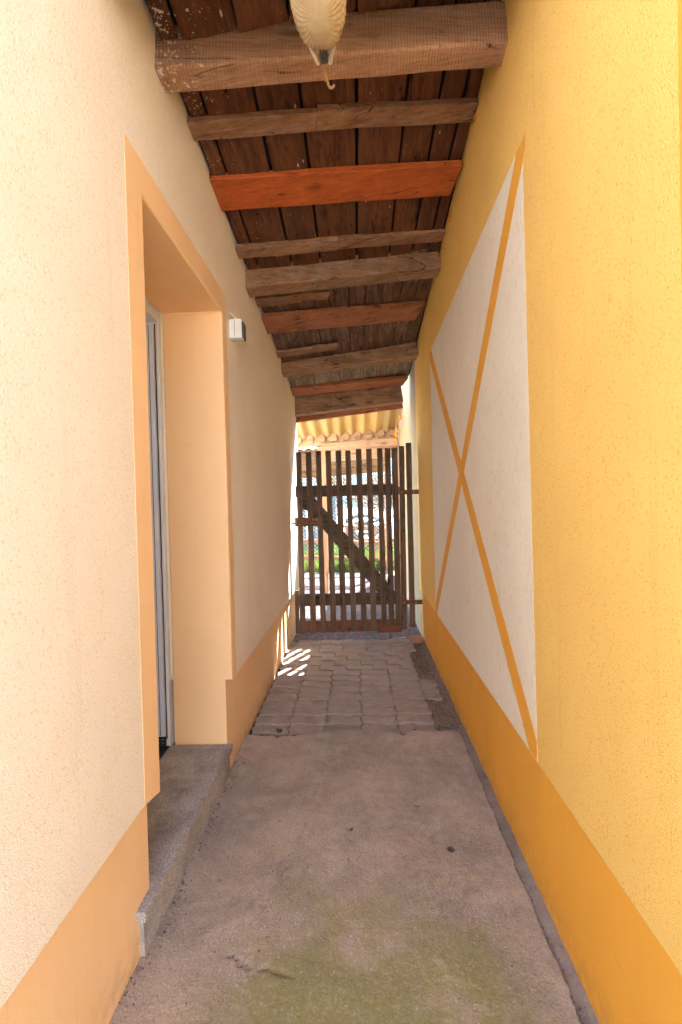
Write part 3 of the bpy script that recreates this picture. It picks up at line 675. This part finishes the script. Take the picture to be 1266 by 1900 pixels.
for i, (tx, tz, bx_, bz) in enumerate(SL[:11]):
    for z in (1.48, .39, .12)[:2 if i > 7 else 3]:
        x = bx_ + (tx - bx_) * (z - bz) / (tz - bz)
        bm = bmesh.new(); bmesh.ops.create_icosphere(bm, subdivisions=1, radius=.0045); bmesh.ops.translate(bm, verts=bm.verts, vec=(x + rnd.uniform(-.008, .008), GY, z + rnd.uniform(-.02, .02))); link('nail', bm, 'rust', gt)
# loose half brick, stake and weed by the gate
bk = box('brick', -.062, .062, -.045, .045, 0, .055, 'newwood', None, .006); bk.location = (.545, 4.425, -.012); bk.rotation_euler = (R(3), R(2), R(14)); bk.data.materials[0] = plain('terracotta', (.38, .20, .12), .9, 0, 40, .3, .003)
tag(bk, 'loose pinkish brick on the dirt beside the paving under the gate', 'brick')
skp = tube_obj('stake', [(.315, 4.57, -.05), (.318, 4.575, .05)], .012, 'oldwood'); tag(skp, 'short wooden stake standing in gravel below the gate', 'stake')
def leaf_quads(bm, c, r3, n, size, rr, up=.3):
    for _ in range(n):
        while True:
            p = Vector((rr.uniform(-1, 1), rr.uniform(-1, 1), rr.uniform(-1, 1)))
            if p.length < 1: break
        p = Vector(c) + Vector((p.x * r3[0], p.y * r3[1], p.z * r3[2])); s = size * rr.uniform(.6, 1.3)
        a = Vector((rr.uniform(-1, 1), rr.uniform(-1, 1), rr.uniform(-1, 1) + up)).normalized(); b = a.orthogonal().normalized(); b = Matrix.Rotation(rr.uniform(0, 6.3), 3, a) @ b; c_ = a.cross(b)
        bm.faces.new([bm.verts.new(p + b * s), bm.verts.new(p + c_ * s * .55), bm.verts.new(p - b * s), bm.verts.new(p - c_ * s * .55)])
bm = bmesh.new(); leaf_quads(bm, (-.482, 2.662, .012), (.022, .012, .014), 26, .010, rnd); wd_ = link('weed', bm, 'greenleaf'); tag(wd_, 'tiny green weed growing in the joint between concrete and pavers', 'weed')
# pebbles, gravel
def pebble(bm, c, s, rr):
    vs_ = [(-1, -1, -.6), (1, -.8, -.6), (.9, 1, -.6), (-.8, .9, -.6), (-.6, -.6, .6), (.6, -.5, .7), (.5, .6, .6), (-.5, .5, .7)]
    ang = rr.uniform(0, 6.3); ca, sa = math.cos(ang), math.sin(ang); k = (s * rr.uniform(.6, 1.4), s * rr.uniform(.5, 1), s * rr.uniform(.35, .8))
    P = []
    for x, y, z in vs_:
        x, y, z = x * k[0] * rr.uniform(.75, 1.1), y * k[1] * rr.uniform(.75, 1.1), z * k[2]; P.append((c[0] + x * ca - y * sa, c[1] + x * sa + y * ca, c[2] + z))
    hexa(bm, P)
bm = bmesh.new(); rr = random.Random(3)
for _ in range(9000):
    y = 4.46 + (8.6 - 4.46) * rr.random() ** 1.7; x = rr.uniform(-1.6 if y > 5.2 else -.66, .66); z = -.028 + .012 * noise.noise((x * 3, y * 3, 2)) + .006 * noise.noise((x * 14, y * 14, 2)) - .02 * max(0, 1 - (y - 4.47) / .1)
    pebble(bm, (x, y, z + .002), rr.uniform(.005, .012), rr)
g_ = link('gravel', bm, 'pebble'); stuff(g_); g_['label'] = 'pinkish loose gravel spread behind the gate'; g_['category'] = 'gravel'
bm = bmesh.new()
for _ in range(300):
    y = rr.uniform(2.62, 4.5); x = rr.uniform(.46, RX(y) - .0); pebble(bm, (x, y, -.018 + .016 * noise.noise((x * 9, y * 9, 11)) + .010 * noise.noise((x * 30, y * 30, 12)) + .004), rr.uniform(.003, .011), rr)
for _ in range(420):
    y = rr.uniform(.8, 2.68); x = rr.uniform(.50, RX(y)); pebble(bm, (x, y, -.004), rr.uniform(.002, .006), rr)
for _ in range(160):
    y = rr.uniform(.9, 2.6); x = -.675 + abs(rr.gauss(0, .02)) if y > 2.26 or y < 1.3 else -.655 + abs(rr.gauss(0, .02)); pebble(bm, (x, y, .002), rr.uniform(.002, .006), rr)
for _ in range(110):
    y = rr.uniform(1.0, 2.6); x = rr.uniform(-.6, .5); pebble(bm, (x, y, slab_z(x, y) + .001), rr.uniform(.0015, .004), rr)
g_ = link('grit', bm, 'pebble'); stuff(g_); g_['label'] = 'fine grit and crumbs along the passage edges'; g_['category'] = 'grit'

# ------------------------------------------------------------------ garden shelter behind the gate
sh = thing('garden_shelter', 'timber shelter with wavy yellow corrugated roof sheet behind the gate', 'shelter')
def cz(x, y): return 2.375 + .055 * (x + .85) + (6.80 - y) * .27
bm = bmesh.new(); nx, rows = 150, []; x0, x1 = -.92, .66; pitch = .177
for j in range(13):
    y = 6.86 - .78 * j / 12
    rows.append([[bm.verts.new((x0 + (x1 - x0) * i / nx, y, cz(x0 + (x1 - x0) * i / nx, y) + .024 * math.cos(2 * math.pi * (x0 + (x1 - x0) * i / nx + .83) / pitch) + th)) for i in range(nx + 1)] for th in (0, .004)])
for j in range(12):
    for i in range(nx):
        bm.faces.new((rows[j][0][i], rows[j][0][i + 1], rows[j + 1][0][i + 1], rows[j + 1][0][i])); bm.faces.new((rows[j][1][i], rows[j + 1][1][i], rows[j + 1][1][i + 1], rows[j][1][i + 1]))
for j in (0, 12):
    for i in range(nx): bm.faces.new((rows[j][0][i], rows[j][0][i + 1], rows[j][1][i + 1], rows[j][1][i]))
link('corrugated_sheet', bm, 'sheet', sh, True)
for k in range(9):
    x = -.83 + pitch * k
    if x > .62: break
    zt = cz(x, 6.82) + .020; poly = [(-.045, -.115), (.045, -.115), (.045, -.03)] + [(.045 * math.cos(a), -.03 + .03 * math.sin(a)) for a in (.5, 1.0, 1.57, 2.1, 2.6)] + [(-.045, -.03)]
    prism('filler_block', poly, 6.800 + rnd.uniform(-.006, .004), 6.84, lambda u, v, a, x=x, zt=zt: (x + u, a, zt + v), 'newwood', sh, .002)
plank('backing_board', (-.92, 6.842, 2.215), (.66, 6.842, 2.305), UP, .150, (0, 1, 0), .025, 'newwood', sh, 10, .001, .002, 60)
plank('header_beam', (-.56, 6.79, 2.142), (.66, 6.79, 2.212), UP, .115, (0, 1, 0), .05, 'newwood', sh, 10, .001, .004, 61)
plank('beam', (-.56, 6.90, 1.99), (.66, 6.90, 2.05), UP, .19, (0, 1, 0), .06, 'newwood', sh, 10, .001, .004, 62)
plank('post', (-.515, 6.88, -.05), (-.500, 6.88, 2.14), (1, 0, 0), .075, (0, 1, 0), .075, 'newwoodz', sh, 10, .0015, .004, 63)
plank('post', (.60, 6.95, -.05), (.60, 6.95, 2.30), (1, 0, 0), .07, (0, 1, 0), .07, 'newwoodz', sh, 10, .0015, .004, 64)
foam2 = [((.63, 6.76, 2.37), (.03, .05, .05)), ((.63, 6.70, 2.44), (.025, .05, .05)), ((.63, 6.78, 2.28), (.025, .03, .045)), ((.64, 6.3, 2.53), (.02, .06, .03))]
for i, (c, s) in enumerate(foam2): blob('foam_sealant', c, s, 'foam', hr, i + 11)
s2 = thing('far_shed_roof', 'low weathered shed roof edge with old beams beyond the shelter', 'shed')
plank('beam', (-3.4, 8.95, 1.95), (.66, 8.95, 2.10), UP, .16, (0, 1, 0), .10, 'oldwood', s2, 12, .004, .006, 70)
plank('beam', (-3.4, 9.10, 1.80), (.66, 9.10, 2.00), UP, .13, (0, 1, 0), .08, 'oldwood', s2, 12, .004, .006, 71)
for i in range(3): plank('board', (-3.4, 8.92 - .004 * i, 2.10 + .105 * i), (-.56, 8.92 - .004 * i, 2.21 + .085 * i), UP, .100, (0, 1, 0), .02, 'oldwood', s2, 8, .001, .002, 76 + i)
bm = bmesh.new(); rows = []
for j in range(2):
    y = (8.84, 9.4)[j]; rows.append([[bm.verts.new((-3.4 + 2.85 * i / 120, y, 2.44 - (.03 if j == 0 else -.10) + .022 * math.cos(2 * math.pi * (-3.4 + 2.85 * i / 120) / pitch) + .04 * (2.85 * i / 120) / 2.85 + th)) for i in range(121)] for th in (0, .008)])
for i in range(120):
    bm.faces.new((rows[0][0][i], rows[0][0][i + 1], rows[1][0][i + 1], rows[1][0][i])); bm.faces.new((rows[0][1][i], rows[1][1][i], rows[1][1][i + 1], rows[0][1][i + 1]))
    bm.faces.new((rows[0][0][i], rows[0][0][i + 1], rows[0][1][i + 1], rows[0][1][i]))
link('corrugated_sheet', bm, 'sheet', s2, True)
for x in (-3.3, -1.75, .58): plank('post', (x, 8.98, -.06), (x, 8.98, 1.95), (1, 0, 0), .08, (0, 1, 0), .08, 'fencewood', s2, 8, .002, .003, 73 + int(x))
# garden fence
fc = thing('garden_fence', 'low brown timber fence with horizontal rails at the lawn edge', 'fence')
for a, b, hh in (((-2.4, 9.42, .66), (1.1, 9.42, .46), .075), ((-2.4, 9.42, .30), (1.1, 9.42, .12), .085), ((-.45, 9.42, .90), (.42, 9.42, .80), .06)):
    plank('rail', a, b, UP, hh, (0, 1, 0), .028, 'fencewoodx', fc, 8, .003, .003, 80 + int(a[2] * 10))
for i, (x, tp, lean, wd) in enumerate(((-1.02, .95, .03, .11), (-1.9, .95, -.02, .10), (-.72, .66, .06, .07), (-.18, .93, -.05, .09), (.30, .82, .02, .08), (.45, .90, .03, .12))):
    plank('post', (x - lean, 9.385, -.06), (x + lean, 9.385, tp), (1, 0, 0), wd, (0, 1, 0), .03, 'fencewood', fc, 6, .003, .003, 90 + i)
# chain-link fence
cl = thing('chain_link_fence', 'thin grey chain-link fence with pale posts behind the lawn', 'fence')
for x in (-3.4, -1.55, -.36, 1.5): tube_obj('post', [(x, 12.0, 0), (x, 12.0, 2.35)], .035, 'greypaint', cl, 8)
bm = bmesh.new(); cell = .10
for s in (-1, 1):
    k = -3.5 - 2.3
    while k < 1.6 + 2.3:
        pts = []
        za, zb = .1, 2.3; xa, xb = (k, k + 2.2) if s > 0 else (k + 2.2, k)
        t0, t1 = 0.0, 1.0
        for lim, sg in ((-3.5, 1), (1.6, -1)):
            fa, fb = (xa - lim) * sg, (xb - lim) * sg
            if fa < 0 and fb < 0: t1 = -1; break
            if fa < 0: t0 = max(t0, fa / (fa - fb))
            elif fb < 0: t1 = min(t1, fa / (fa - fb))
        if t1 > t0: tube(bm, [(xa + (xb - xa) * t, 12.0 + .003 * s, za + (zb - za) * t) for t in (t0, t1)], .0022, 3, False)
        k += cell
stuff(link('wire_mesh', bm, 'steel', cl))
# old glazed frames
gf = thing('glazed_frames', 'old white window frames with wired glass leaning behind the fence', 'window frames')
for i, (xa, xb, za, zb) in enumerate(((-2.15, -1.55, .2, 1.75), (-1.28, -.62, .2, 1.80))):
    fr = prism('window_frame', [(xa, za), (xb, za), (xb, zb), (xa, zb)], 13.82, 13.835, lambda u, v, a: (u, a + .12 * v, v), 'glass', gf)
    for (p, q) in (((xa, za), (xb, za)), ((xa, zb), (xb, zb)), ((xa, za), (xa, zb)), ((xb, za), (xb, zb))):
        tube_obj('frame_bar', [(p[0], 13.82 + .12 * p[1], p[1]), (q[0], 13.82 + .12 * q[1], q[1])], .026, 'greypaint', fr, 6)
    for k in range(16):
        zz = za + (zb - za) * k / 16; z2 = min(zb, zz + .42); xx = xa + (xb - xa) * (z2 - zz) / .42
        tube_obj('wire', [(xa, 13.815 + .12 * z2, z2), (xx, 13.815 + .12 * zz, zz)], .004, 'greypaint', fr, 4)
# wood pile
wp = thing('log_pile', 'heap of pale firewood and branches under a white tarp beyond the fence', 'woodpile')
rr = random.Random(11)
for i in range(70):
    x = rr.uniform(-.2, .9); z = rr.uniform(.2, .95 - .5 * abs(x - .3)); y = 13.0 + rr.uniform(-.2, .2); a = rr.uniform(-.5, .5)
    tube_obj('log', [(x - .16 * math.cos(a), y - .10, z - .12 * math.sin(a)), (x + .16 * math.cos(a), y + .12, z + .12 * math.sin(a))], rr.uniform(.02, .045), 'log_end', wp, 6)
bm = bmesh.new(); V = []
for i in range(21):
    x = -.30 + 1.2 * i / 20; V.append([bm.verts.new((x, y, 1.12 - .75 * (x - .2) ** 2 + .03 * noise.noise((x * 6, y * 6, 1)) - (.12 if y < 12.8 else 0))) for y in (12.72, 12.85, 13.1, 13.35)])
for i in range(20):
    for k in range(3): bm.faces.new((V[i][k], V[i + 1][k], V[i + 1][k + 1], V[i][k + 1]))
bmesh.ops.solidify(bm, geom=bm.faces[:], thickness=.012); link('tarp', bm, 'tarp', wp, True)

# ------------------------------------------------------------------ plants
rr = random.Random(5)
bm = bmesh.new()
for _ in range(14000):
    y = 9.3 + 5.5 * rr.random() ** 1.6; x = rr.uniform(-1.9 - .1 * (y - 9), 1.5); z = -.02 + .05 * noise.noise((x * .8, y * .8, 5)) + .03 * max(0, y - 9.4)
    h = rr.uniform(.05, .17) * (1 + .7 * noise.noise((x * 2, y * 2, 8))); a = rr.uniform(0, 6.3); b = .010; lx_, ly_ = rr.uniform(-.5, .5) * h, rr.uniform(-.5, .5) * h
    bm.faces.new([bm.verts.new((x - b * math.cos(a), y - b * math.sin(a), z)), bm.verts.new((x + b * math.cos(a), y + b * math.sin(a), z)), bm.verts.new((x + lx_, y + ly_, z + h))])
g_ = link('grass', bm, 'grass'); stuff(g_); g_['label'] = 'sunlit yellow-green lawn grass beyond the gravel'; g_['category'] = 'grass'
PLAB = ['dark green border plant beside the tall leaning fence post', 'yellow-green border plant next to the shelter post', 'small yellow-green border plant under the brace of the gate', 'largest leafy border plant in the middle of the fence foot', 'small border plant below the wide fence post near the wall']
for i, (x, y, r) in enumerate(((-1.35, 9.3, .16), (-.55, 9.28, .14), (-.25, 9.27, .13), (.05, 9.26, .16), (.52, 9.28, .12))):
    t = thing('border_plant', PLAB[i], 'plant', 'border plants along the fence foot')
    bm = bmesh.new(); leaf_quads(bm, (x, y, .11), (r * 1.3, r * .7, .13), 260, .03, rr, .6); link('foliage', bm, 'greenleaf', t)
    bm = bmesh.new()
    for k in range(6): tube(bm, [(x + rr.uniform(-.05, .05), y, -.03), (x + rr.uniform(-.1, .1), y + rr.uniform(-.05, .05), .15)], .004, 4)
    link('stem', bm, 'bark', t)
def tree(x, y, h, r, n, mat, label, seed, group=None):
    t = thing('tree', label, 'tree', group); q = random.Random(seed)
    trunk = spline([(x, y, -.05), (x + q.uniform(-.1, .1), y, h * .3), (x + q.uniform(-.2, .2), y, h * .6), (x, y, h * .9)]); bm = bmesh.new()
    tube(bm, trunk, h * .025, 8, True, [1 - .8 * i / (len(trunk) - 1) for i in range(len(trunk))])
    tips = []
    for k in range(16):
        p = trunk[int(len(trunk) * q.uniform(.3, .95))]; a = q.uniform(0, 6.3); L = r * q.uniform(.5, 1.0)
        e = p + Vector((math.cos(a) * L, math.sin(a) * L, q.uniform(.1, .7) * L)); m_ = p.lerp(e, .5) + Vector((0, 0, -.08 * L)); tube(bm, [p, m_, e], h * .008, 5, True, [1, .7, .3]); tips += [e, m_.lerp(e, .4)]
    link('trunk', bm, 'bark', t, True)
    bm = bmesh.new()
    for e in tips: leaf_quads(bm, e, (r * .33, r * .33, r * .26), n // len(tips), .045, q)
    link('crown', bm, mat, t); return t
tree(-.75, 14.5, 2.9, 1.0, 3600, 'autumn', 'small orange-brown autumn tree behind the chain-link fence', 1)
tree(.75, 15.5, 2.4, 1.1, 3600, 'autumn', 'broad rusty autumn shrub beside the small autumn tree', 2)
tree(-2.6, 16.5, 3.0, 1.2, 3000, 'greenleaf', 'green leafy tree to the side of the autumn trees', 3)
# wooded hill
bm = bmesh.new(); V = []
for j in range(12):
    V.append([bm.verts.new((-420 + 840 * i / 70, 240 + 30 * j, -1 + 52 * math.sin(min(1, j / 10) * math.pi / 2) * (1 + .25 * noise.noise((i * .12, j * .1, 2))) + (2.5 * noise.noise((i * 1.7, j * 1.3, 5)) if j else 0))) for i in range(71)])
for j in range(11):
    for i in range(70): bm.faces.new((V[j][i], V[j][i + 1], V[j + 1][i + 1], V[j + 1][i]))
struct(link('hill', bm, 'hill', None, True))
